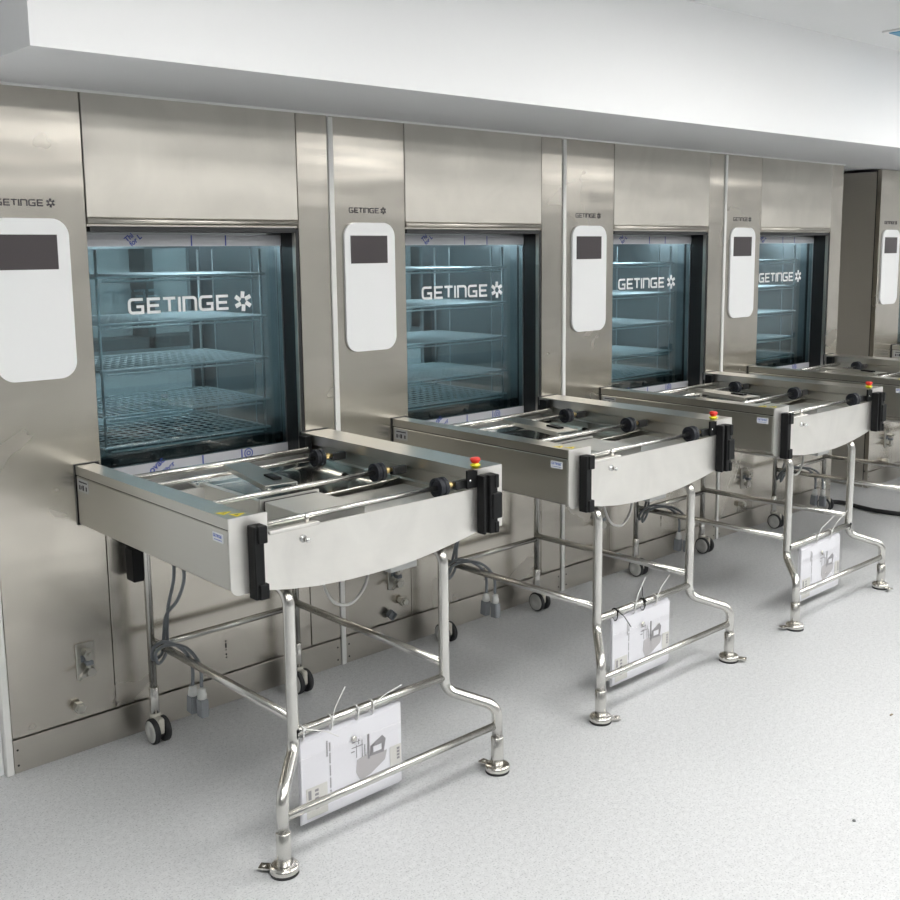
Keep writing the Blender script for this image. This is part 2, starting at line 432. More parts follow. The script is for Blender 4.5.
# ================================================================== MACHINE
X0, XS, XO, XE = .013, .346, 1.115, 1.2485      # column, seam, opening right, end
ZO0, ZO1 = .79, 1.668                            # door opening
def make_machine():
    root = empty('washer_disinfector')
    # control column on the left with its display
    c = MB(); c.box(X0, 0, .112, XS - .0015, .03, TOP - .004, .0015, 1); col = c.build('control_column', M['panel'], root)
    d = MB(); d.prism(rrect(.048, 1.213, .285, 1.695, .052), 'y', -.009, 0)
    dp = d.build('control_panel', M['display'], root, 'white rounded control panel')
    s = MB(); s.box(.075, -.0102, 1.544, .2475, -.0085, 1.647); s.build('screen', M['screen'], dp, 'dark screen')
    getinge(.079, .252, 1.732, .0165, 0, .0008).build('lettering', M['ink'], col)
    # fascia over the door with a rolled lower lip
    fm = MB(); fm.box(XS + .0015, -.001, 1.70, XO - .0015, .03, TOP - .004, .0015, 1); fa = fm.build('fascia', M['fascia'], root)
    l = MB(); l.tube([(XS + .002, .006, 1.690), (XO - .001, .006, 1.690)], .011, 16); l.box(XS + .002, .006, ZO1 + .006, XO - .001, .03, 1.701)
    l.build('lip', M['plinth'], fa)
    # right column
    r = MB(); r.box(XO + .0015, 0, .112, XE, .03, TOP - .004, .0015, 1); r.build('side_column', M['panel'], root)
    # lower panel under the door and plinth
    lo = MB(); lo.box(XS + .0015, 0, .112, XO - .0015, .03, ZO0, .0015, 1); low = lo.build('lower_panel', M['panel'], root)
    mk = MB()
    for z0, z1 in ((.168, .172), (.178, .184), (.196, .199), (.205, .222), (.228, .232)): mk.box(.752, -.0006, z0, .757, .0004, z1)
    mk.build('stamped_mark', M['ink'], low)
    p = MB(); p.box(X0, .0, .0, XE, .03, .106, .0015, 1); pl = p.build('plinth', M['plinth'], root)
    h = MB()
    for x in (.026, 1.233):
        for z in (.024, .074): h.lathe([(.0035, 0), (.0035, .0012)], (x, .0004, z), (0, -1, 0), 12)
    h.build('screw_holes', M['seam'], pl)
    # dark joint behind the seams
    b = MB(); b.box(X0, .031, .02, XS + .001, .034, TOP - .01); b.box(XS + .001, .031, .02, XO, .034, ZO0 - .02); b.box(XO - .001, .031, .02, XE, .034, TOP - .01); b.box(XS - .001, .031, 1.69, XO + .001, .034, TOP - .01)
    b.build('joint_backing', M['seam'], root)
    # cabinet shell
    s = MB()
    s.box(X0, .035, .0, X0 + .004, .84, TOP - .02); s.box(XE - .004, .035, .0, XE, .84, TOP - .02)
    s.box(X0 + .004, .035, TOP - .03, XE - .004, .84, TOP - .02)
    for q in ((X0 + .004, .0, .36, TOP - .03), (1.16, .0, XE - .004, TOP - .03), (.36, .0, 1.16, .85), (.36, 1.68, 1.16, TOP - .03)):
        s.box(q[0], .83, q[1], q[2], .84, q[3])
    s.build('cabinet_shell', M['side'], root)
    # black reveal around the door
    g = MB()
    g.box(XO - .012, .002, ZO0 + .02, XO - .001, .105, ZO1); g.box(XS + .001, .03, ZO0 + .02, XS + .010, .105, ZO1); g.box(XS + .010, .004, ZO1 - .011, XO - .012, .105, ZO1 + .004)
    g.build('door_surround', M['gasket'], root, 'black rubber door surround')
    t = MB(); t.box(XO - .0145, .004, ZO0 + .03, XO - .012, .022, ZO1 - .012); t.build('guide_strip', M['plinth'], root)
    # sliding glass door
    d = MB(); y0, y1 = .100, .125
    d.box(XS + .004, y0, ZO0 + .02, XS + .018, y1, ZO1 - .012); d.box(XO - .016, y0, ZO0 + .02, XO - .004, y1, ZO1 - .012)
    d.box(XS + .018, y0, 1.612, XO - .016, y1, ZO1 - .012); d.box(XS + .018, y0, ZO0 + .02, XO - .016, y1, .885)
    door = d.build('door', M['chamber'], root)
    fl = MB(); fl.box(XS + .006, y0 - .0012, 1.611, XO - .007, y0 - .0002, 1.648); fl.build('protective_film', M['film'], door, 'grey protective film with blue print')
    fl = MB(); fl.box(XS + .006, y0 - .0012, ZO0 + .012, XO - .007, y0 - .0002, .886)
    film = fl.build('protective_film', M['film'], door, 'grey protective film with blue print')
    g = MB(); g.box(XS + .016, y0 + .003, .883, XO - .014, y0 + .007, 1.613); g.build('glass_pane', M['glass'], door)
    g = MB(); g.box(XS + .016, y0 + .040, .883, XO - .014, y0 + .044, 1.613); g.build('inner_pane', M['glass2'], door)
    getinge(.515, .974, 1.394, .044, y0 + .0028, .0010).build('lettering', M['letter'], door, 'white lettering on the glass')
    # the print on the film
    ink = MB()
    fy = y0 - .0013
    to = lambda u, v, dd: Vector((u, fy - dd, v))
    for x in (.745, .875):
        ink.box(x, fy - .0004, 1.612, x + .005, fy, 1.648)
    for x in (.75, .905): ink.box(x, fy - .0004, .82, x + .005, fy, .886)
    for rr in (.016, .007):
        ink.stroke([(.935 + rr * math.cos(t * math.pi / 10), .868 + rr * math.sin(t * math.pi / 10)) for t in range(21)], .0042, to, .0004)
    ink.build('film_print', M['filmink'], door)
    for txt, x, z, s in (('ovac', .560, .848, .034), ('Fiber', .606, .838, .025), ('Thi', .517, 1.624, .024), ('for L', .533, 1.611, .024)):
        cu = bpy.data.curves.new('t', 'FONT'); cu.body = txt; cu.size = s; cu.extrude = .0002; cu.offset = .0007
        to_ = bpy.data.objects.new('t', cu); COL.objects.link(to_)
        dg = bpy.context.evaluated_depsgraph_get()
        me = bpy.data.meshes.new_from_object(to_.evaluated_get(dg)); bpy.data.objects.remove(to_)
        me.transform(Matrix.Translation((x, fy - .0003, z)) @ Matrix.Rotation(math.radians(90), 4, 'X') @ Matrix.Rotation(math.radians(38), 4, 'Z'))
        me.materials.clear(); me.materials.append(M['filmink'])
        o = bpy.data.objects.new('film_word', me); COL.objects.link(o); o.parent = door
    # chamber and its far door
    k = MB(); cx0, cx1, cy0, cy1, cz0, cz1 = .362, 1.158, .147, .80, .865, 1.655
    k.box(cx0 - .004, cy0, cz0, cx0, cy1, cz1); k.box(cx1, cy0, cz0, cx1 + .004, cy1, cz1)
    k.box(cx0, cy0, cz0 - .004, cx1, cy1, cz0); k.box(cx0, cy0, cz1, cx1, cy1, cz1 + .004)
    wc = k.build('wash_chamber', M['chamber'], root)
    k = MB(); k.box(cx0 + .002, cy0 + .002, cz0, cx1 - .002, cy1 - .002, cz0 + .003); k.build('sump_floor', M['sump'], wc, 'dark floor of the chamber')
    k = MB(); k.box(.70, .36, cz1 - .016, 1.0, .56, cz1 - .001, .003, 1); k.build('chamber_fill_lamp', M['chfill'], wc, 'unseen lamp added in the roof of the chamber')  # unseen lamp added to brighten the racks behind the glass
    k = MB()
    k.box(XO - .004, .126, ZO0 + .02, 1.158, .147, 1.655); k.box(XS + .001, .126, ZO0 + .02, cx0, .147, 1.655)
    k.box(cx0, .140, cz0 - .03, cx1, .147, cz0)
    k.build('door_seal', M['gasket'], root)
    k = MB(); k.box(.40, .16, .868, 1.13, .19, .915, .003, 1); k.box(.40, .70, .868, 1.13, .73, .915, .003, 1)
    for x in (.46, .60, .80, .98, 1.10):
        k.lathe([(.0, -.001), (.014, -.001), (.014, .012), (.006, .012), (.006, .02), (0, .02)], (x, .162, .893), (0, -1, 0), 16)
    k.build('roller_track', M['gasket'], root)
    k = MB()
    k.box(cx0, .80, cz0, cx0 + .05, .828, cz1); k.box(cx1 - .05, .80, cz0, cx1, .828, cz1); k.box(cx0 + .05, .80, cz1 - .05, cx1 - .05, .828, cz1); k.box(cx0 + .05, .80, cz0, cx1 - .05, .828, cz0 + .04)
    rd = k.build('rear_door', M['chamber'], root)
    k = MB(); k.box(cx0 + .048, .812, cz0 + .038, cx1 - .048, .817, cz1 - .048); k.build('glass_pane', M['glass'], rd)
    getinge(.52, .98, 1.394, .044, .8175, .001, mirror=True).build('lettering', M['letter'], rd)
    # pipe fittings low on the control column
    v = MB()
    v.box(.222, -.006, .245, .282, 0, .362, .003, 1)
    v.lathe([(.012, 0), (.012, .03), (.017, .03), (.017, .044), (.009, .044), (.009, .056), (0, .056)], (.250, 0, .335), (0, -1, 0), 6, False)
    v.lathe([(.012, 0), (.012, .022), (.016, .022), (.016, .04), (0, .04)], (.257, 0, .272), (0, -1, 0), 6, False)
    v.tube([(.252, -.030, .345), (.252, -.030, .26)], .009, 10)
    v.tube([(.252, -.034, .285), (.215, -.044, .268), (.212, -.05, .262)], .005, 8, .01)
    v.build('shutoff_valve', M['beam'], col, 'steel shutoff valve')
    v = MB(); v.box(.236, -.0075, .300, .266, -.005, .322); v.box(.240, -.046, .298, .262, -.018, .312, .002, 1); v.build('valve_body', M['cable'], col)
    n = MB(); n.lathe([(.013, 0), (.013, .012), (.019, .012), (.019, .032), (.013, .032), (.013, .042), (0, .042)], (.216, 0, .160), (0, -1, 0), 6, False)
    n.build('hex_plug', M['beam'], col, 'steel hexagonal plug')
    return root

washer = make_machine()
GW = 'steel washer disinfectors along the wall'
washers = [washer] + [copy_tree(washer) for _ in range(4)]
WL = ['stainless steel washer disinfector at the left end, its white panel cut by the frame',
      'stainless steel washer disinfector second from the left end of the row',
      'stainless steel washer disinfector third from the left, middle of the five',
      'stainless steel washer disinfector just left of the dark gap in the row',
      'farthest steel washer disinfector, beyond the dark gap, only its control column in view']
for w, x, lb in zip(washers, MX, WL):
    w.location = (x, 0, 0); tag(w, lb, 'washer', GW)
# the second machine also has a black square cap beside its plug
for ch in washers[1].children:
    if ch.name.startswith('control_column'):
        c = MB(); c.lathe([(.012, 0), (.016, .012), (.022, .014), (.022, .032), (.017, .032), (.017, .022), (0, .022)], (.222, 0, .148), (0, -1, 0), 4, False)
        c.build('square_cap', M['cable'], ch, 'dark square pipe cap')
        for q in ch.children:
            if q.name.startswith('hex_plug'): q.location = (.066, 0, .031)

# ------------------------------------------------------------------ wire racks inside the chambers
RX0, RX1, RY0, RY1 = .449, 1.092, .200, .690
RZ = (1.510, 1.353, 1.198, 1.042, .935)
def make_rack():
    root = empty('wire_rack', (0, 0, 0))
    for i, z in enumerate(RZ):
        m = MB()
        m.tube([(RX0, RY0, z), (RX1, RY0, z), (RX1, RY1, z), (RX0, RY1, z), (RX0, RY0, z)], .0042, 6)
        m.tube([(RX0 + .02, RY0, z - .014), (RX1 - .03, RY0, z - .014)], .0034, 6)
        n = 22 if i < 4 else 16
        for k in range(1, n):
            x = RX0 + (RX1 - RX0) * k / n; m.tube([(x, RY0, z), (x, RY1, z)], .0023, 4, cap=False)
        for k in range(1, 8 if i < 4 else 10):
            y = RY0 + (RY1 - RY0) * k / (8 if i < 4 else 10); m.tube([(RX0, y, z - .003), (RX1, y, z - .003)], .0023, 4, cap=False)
        for k in range(12):
            x = RX0 + .04 + k * .05; m.tube([(x, RY0, z), (x, RY0, z - .014)], .0016, 4, cap=False)
        m.build('wire_shelf', M['wire'], root)
    for x in (RX0 + .008, RX1 - .012):
        for y in (RY0 + .012, RY1 - .012):
            m = MB(); m.tube([(x, y, .918), (x, y, 1.60)], .005, 8); m.build('post', M['wire'], root)
    for x in (RX0 - .004, RX1 + .004):
        for y in (RY0 + .1, RY1 - .1):
            m = MB(); m.tube([(x, y, .918), (x, y, 1.60)], .003, 6); m.build('side_wire', M['wire'], root)
    return root
rack = make_rack()
RL = ['wire shelf rack behind the glass of the left end washer', 'wire shelf rack behind the glass of the second washer from the left',
      'wire shelf rack behind the glass of the third washer from the left', 'wire shelf rack behind the glass of the washer left of the gap']
for i in range(4):
    o = rack if i == 0 else copy_tree(rack)
    o.location = (MX[i], 0, 0); tag(o, RL[i], 'rack', 'wire racks inside the washers')

# ================================================================== LOADING TABLE
BX0, BX1, YF, ZB, ZT = .26, 1.211, -.93, .75, .937
def make_table():
    root = empty('loading_table')
    # gasket against the machine
    g = MB(); g.box(BX0 - .003, -.006, ZB - .004, .335, -.0005, ZT + .003); g.build('wall_gasket', M['gasket'], root)
    g = MB(); g.box(1.09, -.006, ZB - .004, BX1 + .003, -.0005, ZT + .003)
    g.build('wall_gasket', M['gasket'], root)
    # left beam: body, thin dark groove, cover
    b = MB(); b.box(BX0, YF + .003, ZB, .322, -.006, .9055, .004, 2); lb = b.build('left_beam', M['beam'], root)
    b = MB(); b.box(BX0 + .002, YF + .006, .9055, .320, -.008, .9085); b.build('groove', M['seam'], lb)
    b = MB(); b.prism([(BX0 - .0005, YF + .002), (.330, YF + .002), (.320, -.006), (BX0 - .0005, -.006)], 'z', .9085, ZT); b.build('cover', M['beam'], lb)
    # certification plate and maker's sticker on the beam's side
    c = MB(); c.box(BX0 - .0016, -.095, .860, BX0 - .0002, -.018, .900); cp = c.build('rating_plate', M['labelgrey'], lb, 'pale rating plate with small marks')
    c = MB()
    for y0, y1, z0, z1 in ((-.088, -.030, .889, .893), (-.038, -.030, .866, .880), (-.064, -.054, .866, .882), (-.086, -.078, .867, .880), (-.048, -.044, .868, .879)):
        c.box(BX0 - .0022, y0, z0, BX0 - .0016, y1, z1)
    c.build('plate_marks', M['ink'], lb)
    c = MB(); c.prism([(a, z) for a, z in rrect(-.905, .869, -.852, .893, .003, 3)], 'x', BX0 - .0016, BX0 - .0002); st = c.build('maker_sticker', M['label'], lb, 'white sticker with blue lettering')
    c = MB(); word(c, 'GETINGE', .857, .8815, .0065, .042, lambda u, v, d: Vector((BX0 - .0017 - d, -u, v)), .0004, .2)
    c.box(BX0 - .0020, -.898, .874, BX0 - .0016, -.860, .8755)
    c.build('sticker_lettering', M['blue'], lb)
    # warning triangles on the cover
    for (x, y) in ((.284, -.868), (.300, -.905)):
        c = MB(); c.prism([(x - .014, y + .016), (x + .022, y + .002), (x - .008, y - .016)], 'z', ZT + .0001, ZT + .0009)
        wt = c.build('warning_sticker', M['yellow'], lb, 'yellow warning triangle')
        c = MB(); c.prism([(x - .006, y + .004), (x + .008, y + .0), (x - .003, y - .005)], 'z', ZT + .0009, ZT + .0012); c.build('warning_mark', M['ink'], lb)
    # right beam: body with stepped inner face
    b = MB(); b.prism([(1.098, .742), (BX1, .742), (BX1, ZT), (1.093, ZT), (1.093, .902), (1.101, .898), (1.101, .860), (1.090, .856), (1.090, .742)], 'y', YF + .003, -.006)
    rb = b.build('right_beam', M['beam'], root)
    b = MB(); b.box(1.066, YF - .002, .881, 1.1085, YF + .006, .9365, .001, 1); kb = b.build('switch_plate', M['black'], rb, 'black switch plate')
    b = MB(); b.lathe([(.004, 0), (.004, .002), (0, .003)], (1.078, YF - .002, .905), (0, -1, 0), 12); b.build('screw', M['chrome'], rb)
    b = MB(); b.box(1.064, -.075, .872, 1.0925, -.035, .932, .001, 1); b.build('end_bracket', M['black'], rb)
    # end caps at the front
    out = [(BX0, ZT), (.371, ZT), (.371, .735)] + [(BX0 + .024 + .024 * math.cos(math.radians(a)), .735 + .024 + .024 * math.sin(math.radians(a))) for a in range(270, 179, -15)]
    b = MB(); b.prism(out, 'y', YF - .002, YF + .002); b.build('front_cap', M['front'], root, 'pale steel end cap')
    b = MB(); b.prism([(1.1085, .742), (BX1, .742), (BX1, ZT), (1.093, ZT), (1.1085, .93)], 'y', YF - .002, YF + .002); b.build('front_cap', M['front'], root, 'pale steel end cap')
    # black docking blocks
    k = MB(); k.box(.311, YF - .036, .722, .338, YF - .002, .913, .002, 1)
    for z0, z1 in ((.722, .762), (.868, .913)): k.box(.320, YF - .042, z0, .347, YF - .004, z1, .002, 1)
    k.box(.331, YF - .030, .765, .342, YF - .004, .866)
    k.build('docking_block', M['black'], root, 'black plastic docking block')
    k = MB(); k.box(1.1035, YF - .034, .738, 1.115, YF - .002, .919, .002, 1); k.box(1.115, YF - .026, .740, 1.127, YF - .002, .919)
    k.box(1.127, YF - .038, .738, 1.159, YF - .002, .919, .002, 1); k.box(1.134, YF - .044, .782, 1.174, YF - .002, .862, .003, 1)
    for z0, z1 in ((.738, .772), (.878, .919)): k.box(1.146, YF - .042, z0, 1.162, YF - .003, z1, .002, 1)
    k.build('docking_block', M['black'], root, 'black plastic docking block')
    # curved front plate with lip, pin and knob
    bot = [(.366, .730), (.43, .718), (.52, .706), (.62, .700), (.70, .699), (.78, .700), (.86, .705), (.94, .714), (1.02, .726), (1.1085, .742)]
    b = MB(); b.prism([(.350, .877)] + [(.350, .733)] + bot + [(1.1085, .877)], 'y', YF - .001, YF + .003)
    fp = b.build('front_plate', M['front'], root, 'pale steel front plate with sagging lower edge')
    b = MB(); b.box(.376, YF - .003, .8735, .532, YF + .020, .8835, .002, 1); b.build('lip', M['front'], fp)
    b = MB(); b.lathe([(.0055, 0), (.0055, .026), (0, .026)], (.500, YF + .012, .880), (0, 0, 1), 14); b.build('pin', M['polish'], fp)
    b = MB(); b.lathe([(.0105, 0), (.0105, .006), (.0055, .007), (.006, .016), (.0068, .016), (.0068, .028), (.004, .030), (0, .030)], (.476, YF - .001, .846), (0, -1, 0), 18); b.build('knob', M['chrome'], fp)
    # inner tray: floor, walls, dished pan
    b = MB(); b.box(.322, YF + .004, .790, 1.090, -.02, .796); b.box(.323, YF + .004, .74, .327, -.02, .86); b.box(.323, -.024, .79, 1.09, -.02, .872); b.box(.372, YF + .022, .79, 1.088, YF + .026, .868); b.box(.736, YF + .03, .80, 1.088, -.602, .842)
    tr = b.build('tray', M['tray'], root)
    # dished pan: a grid that sinks towards a drain, raised rims
    bm = MB(); nx, ny = 16, 14; px0, px1, py0, py1 = .558, 1.075, -.600, -.10
    vs = []
    for j in range(ny + 1):
        for i in range(nx + 1):
            u, v = i / nx, j / ny; x = px0 + (px1 - px0) * u; y = py0 + (py1 - py0) * v
            e = min(u, 1 - u, v, 1 - v); rim = max(0., 1 - e / .10)
            z = .826 + .028 * rim ** 1.6 + .012 * (abs(u - .5) + abs(v - .5))
            vs.append(bm.bm.verts.new((x, y, z)))
    for j in range(ny):
        for i in range(nx):
            a = j * (nx + 1) + i; fce = bm.bm.faces.new((vs[a], vs[a + 1], vs[a + nx + 2], vs[a + nx + 1])); fce.smooth = True
    geom = bmesh.ops.extrude_face_region(bm.bm, geom=bm.bm.faces[:])
    for v in geom['geom']:
        if isinstance(v, bmesh.types.BMVert): v.co.z -= .004
    bm.build('drip_pan', M['polish'], tr)
    b = MB(); b.box(.538, -.612, .800, .556, -.270, .880, .001, 1); b.box(.334, -.30, .80, .538, -.292, .872)
    b.build('divider', M['tray'], tr)
    b = MB(); b.box(.548, -.862, .800, .735, -.632, .879, .002, 1); dc = b.build('drive_cover', M['tray'], root)
    b = MB(); b.box(.552, -.631, .815, .733, -.622, .8785); b.build('slot', M['seam'], dc)
    b = MB(); b.box(.540, -.620, .800, .745, -.614, .884); b.build('flange', M['tray'], dc)
    # cross bars with black wheels and brass stubs
    def bar(y, wheel, z=.897, r=.0078, x1=1.02):
        t = MB(); t.tube([(.327, y, z), (x1, y, z)], r, 16); o = t.build('cross_bar', M['tube'], root)
        if wheel:
            w = MB(); w.lathe([(.008, .004), (.0195, .004), (.0215, 0), (.0295, .001), (.0295, .012), (.0262, .015), (.0262, .019), (.0295, .022), (.0295, .033), (.012, .036), (.008, .036)], (.962, y, z), (1, 0, 0), 32, False)
            w.build('wheel', M['wheel'], o, 'black rubber wheel')
            w = MB(); w.lathe([(.006, 0), (.006, .012), (.0105, .014), (.0105, .024), (.007, .026), (.007, .07), (0, .07)], (1.0, y, z), (1, 0, 0), 16)
            w.build('stub', M['brass'], o, 'brass axle stub')
            w = MB(); w.box(1.036, y - .011, z - .018, 1.092, y + .011, z + .008, .003, 1); w.build('stub_shade', M['gasket'], o)  # black block standing in for the shadow beyond the brass stub
    bar(-.135, False, .897, .0105, 1.035); bar(-.275, True); bar(-.605, True); bar(-.905, True)
    # lever: folded channel with a black insert
    b = MB()
    A = Vector((.630, -.594)); B = Vector((.690, -.230)); dirv = (B - A).normalized(); nrm = Vector((-dirv.y, dirv.x))
    def quad(a, c, w0, w1): return [a - nrm * w0, a + nrm * w0, c + nrm * w1, c - nrm * w1]
    b.prism([tuple(p) for p in quad(A, B, .050, .038)], 'z', .9115, .9145)
    for s in (-1, 1):
        e0, e1 = A + nrm * s * .050, B + nrm * s * .038; t = nrm * s * .0015
        b.prism([tuple(e0 - t), tuple(e0 + t), tuple(e1 + t), tuple(e1 - t)], 'z', .899, .9145)
    for s in (-1, 1):
        e0 = A + nrm * s * .046; b.tube([tuple(e0) + (.901,), tuple(e0 - nrm * s * .012) + (.901,)], .004, 8)
    lv = b.build('lever', M['beam'], root)
    b = MB(); c0 = A + dirv * .055; b.prism([tuple(p) for p in quad(c0 + nrm * -.012, c0 + nrm * -.012 + dirv * .075, .013, .013)], 'z', .9145, .9205); b.build('grip', M['black'], lv, 'black grip insert')
    # emergency stop
    b = MB(); b.lathe([(.012, 0), (.012, .003), (.0158, .0045), (.0158, .0085), (.010, .010), (.010, .013)], (1.124, -.905, ZT), (0, 0, 1), 24); es = b.build('emergency_stop', M['estopyel'], root, 'yellow collar of the stop button')
    b = MB(); b.lathe([(.010, 0), (.0135, .004), (.0158, .009), (.0158, .014), (.013, .0172), (0, .0185)], (1.124, -.905, ZT + .0125), (0, 0, 1), 24); b.build('mushroom_head', M['red'], es, 'red mushroom head')
    # ---- tubular stand
    XLg, XRg, XFl, XFr = .443, .988, .328, 1.098
    ru, rr = .0165, .0125
    def front_leg(xu, xf):
        t = MB()
        t.tube([(xu, -.30, .706), (xu, -.905, .706), (xu, -.905, .262), (xf, -1.022, .212), (xf, -1.022, .10)], ru, 16, .045, 7)
        o = t.build('front_leg', M['tube'], root)
        s = MB(); s.lathe([(.0175, 0), (.0195, .002), (.0195, .088), (.017, .090)], (xf, -1.022, .024), (0, 0, 1), 20); s.build('sleeve', M['tube'], o)
        s = MB(); s.lathe([(0, .006), (.037, .006), (.0385, .010), (.0385, .020), (.034, .024), (.020, .026), (0, .026)], (0, 0, 0), (0, 0, 1), 28)
        a = 0.
        tb = bmesh.new(); bmesh.ops.create_cube(tb, size=1)
        bmesh.ops.scale(tb, vec=(.045, .026, .005), verts=tb.verts)
        s.merge(tb, Matrix.Translation((.045, 0, .0125)))
        s.lathe([(.0065, 0), (.0065, .0012), (0, .0012)], (.056, 0, .0152), (0, 0, 1), 12)
        ft = s.build('foot', M['polish'], o, 'round levelling foot with a drilled tab'); ft.location = (xf, -1.022, 0); ft.rotation_euler = (0, 0, math.radians(128 if xf < .7 else 96))
        s = MB(); s.lathe([(0, 0), (.0375, 0), (.0375, .006), (0, .006)], (xf, -1.022, .0), (0, 0, 1), 28); s.build('rubber_pad', M['rubber'], o)
        return o
    front_leg(XLg, XFl); front_leg(XRg, XFr)
    def rear_leg(x):
        t = MB(); t.tube([(x, -.40, .714), (x, -.088, .714), (x, -.088, .18)], .0125, 14, .03, 5); o = t.build('rear_leg', M['tube'], root)
        s = MB(); s.lathe([(.014, 0), (.0155, .002), (.0155, .096), (.0135, .098)], (x, -.088, .086), (0, 0, 1), 18); s.build('sleeve', M['tube'], o)
        # twin-wheel caster
        cy = -.108
        R_ = .042
        c = MB(); c.lathe([(.019, 0), (.019, .014), (.013, .018)], (x, -.088, .078), (0, 0, 1), 18)
        c.box(x - .011, cy - .030, .034, x + .011, cy + .032, .088, .008, 2); c.build('caster_hood', M['casterhood'], o)
        w = MB()
        for s_ in (-1, 1):
            w.lathe([(0, .0), (.039, .0), (R_, .003), (R_, .015), (.039, .018), (.0, .018)], (x + s_ * .010, cy, R_), (s_, 0, 0), 36)
        w.lathe([(0.025, -.010), (.025, .010)], (x, cy, R_), (1, 0, 0), 16)
        w.build('caster_wheel', M['rubber'], o, 'black twin caster wheels')
        for s_ in (-1, 1):
          w = MB(); w.lathe([(0, -.001), (.036, -.001), (.036, .0012), (.034, .0026), (.013, .0036), (.012, .0022), (0, .0022)], (x + s_ * .028, cy, R_), (s_, 0, 0), 32)
          w.build('caster_disc', M['disc'], o, 'pale grey caster disc')
    rear_leg(XLg - .007, ); rear_leg(XRg + .005)
    for x in (XLg, XRg):
        t = MB(); t.tube([(x, -.088, .338), (x, -.905, .347)], rr, 14); t.build('side_rail', M['tube'], root)
    t = MB(); t.tube([(XLg - .005, -.088, .322), (XRg + .003, -.088, .322)], .011, 14); t.build('rear_rail', M['tube'], root)
    t = MB(); t.tube([(XLg, -.906, .304), (XRg, -.906, .304)], rr, 16); t.build('cross_rail', M['tube'], root)
    t = MB(); t.tube([(XFl, -1.020, .150), (XFr, -1.020, .150)], .0115, 16); t.build('cross_rail', M['tube'], root)
    t = MB(); t.box(XLg - .012, -.80, .722, XRg + .012, -.77, .745); t.box(XLg - .012, -.40, .722, XRg + .012, -.37, .745); t.box(.33, -.9, .742, .345, -.03, .79); t.box(1.075, -.9, .742, 1.09, -.03, .79)
    t.box(.335, -.9, .745, 1.085, -.03, .750)
    t.build('under_frame', M['side'], root)
    # pale junction box with a looped white lead
    b = MB(); b.box(.87, -.80, .632, .975, -.70, .715, .004, 2); b.box(.845, -.775, .644, .87, -.73, .672, .002, 1); jb = b.build('junction_box', M['boxgrey'], root, 'pale grey junction box')
    b = MB(); b.tube(smooth([(.845, -.752, .655), (.828, -.752, .650), (.80, -.76, .595), (.74, -.77, .562), (.68, -.765, .585), (.655, -.75, .66), (.66, -.74, .745)]), .0048, 8); b.build('white_lead', M['cablew'], jb)
    # black motor box by the rear left leg
    b = MB(); b.box(.392, -.085, .545, .434, -.030, .655, .003, 1); b.tube([(.40, -.05, .66), (.40, -.05, .72), (.42, -.10, .745)], .010, 10, .02, 4); b.tube([(.415, -.06, .66), (.415, -.07, .70), (.44, -.16, .745)], .008, 10, .02, 4)
    b.build('motor_box', M['black'], root, 'black plug box under the beam')
    # grey leads looped over the rail, ending in two plugs
    x = XLg
    cb = MB()
    cb.tube(smooth([(x + .012, -.06, .690), (x + .010, -.16, .690), (x + .008, -.27, .670), (x + .006, -.315, .61), (x + .008, -.26, .52), (x + .014, -.165, .445), (x + .020, -.128, .37), (x + .018, -.112, .30), (x - .012, -.108, .285), (x - .024, -.135, .330), (x - .014, -.19, .368), (x, -.27, .370), (x + .010, -.325, .335), (x + .006, -.335, .262)]), .0055, 10)
    cb.tube(smooth([(x + .016, -.06, .694), (x + .018, -.14, .688), (x + .018, -.215, .650), (x + .016, -.225, .58), (x + .018, -.175, .48), (x + .024, -.145, .40), (x + .026, -.130, .31), (x + .0, -.122, .272), (x - .022, -.150, .322), (x - .012, -.21, .362), (x + .006, -.30, .374), (x + .018, -.362, .335), (x + .014, -.375, .266)]), .0055, 10)
    cab = cb.build('power_leads', M['cable'], root, 'grey leads looped over the side rail')
    for y, dx, tl in ((-.335, .006, .10), (-.376, .014, -.02)):
        g = MB(); g.lathe([(.009, 0), (.012, .004), (.012, .016), (.0145, .018), (.0145, .032), (.012, .034)], (x + dx, y, .262), (0, tl, -1), 16); g.build('cable_gland', M['gland'], cab, 'pale cable gland')
        g = MB(); t = bmesh.new(); bmesh.ops.create_cube(t, size=1); bmesh.ops.scale(t, vec=(.026, .034, .058), verts=t.verts); bmesh.ops.bevel(t, geom=t.edges[:], offset=.003, segments=2, affect='EDGES')
        g.merge(t, Matrix.Translation((x + dx, y + tl * .06, .262 - .062)) @ Matrix.Rotation(tl, 4, 'X')); g.build('plug', M['plug'], cab, 'grey connector plug')
    return root

table = make_table()
GT = 'steel loading tables in front of the washers'
tables = [table] + [copy_tree(table) for _ in range(4)]
TL = ['nearest steel loading table on tubular legs, docked to the left end washer',
      'second steel loading table from the left, its pouch hung with black and white ties',
      'third steel loading table from the left, its front legs wholly in view at the right',
      'fourth steel loading table, cut by the right edge of the frame',
      'farthest loading table, a corner glimpsed in front of the washer beyond the gap']
for t, x, lb in zip(tables, MX, TL):
    t.location = (x, 0, 0); tag(t, lb, 'table', GT)

# the tabs of the feet point every which way
for t, angs in ((tables[1], (318, 300)), (tables[2], (150, 250)), (tables[3], (200, 20))):
    legs = [c for c in t.children if c.name.startswith('front_leg')]
    legs.sort(key=lambda q: min(v.co.x for v in q.data.vertices))
    for q, a in zip(legs, angs):
        for g in q.children:
            if g.name.startswith('foot'): g.rotation_euler = (0, 0, math.radians(a))

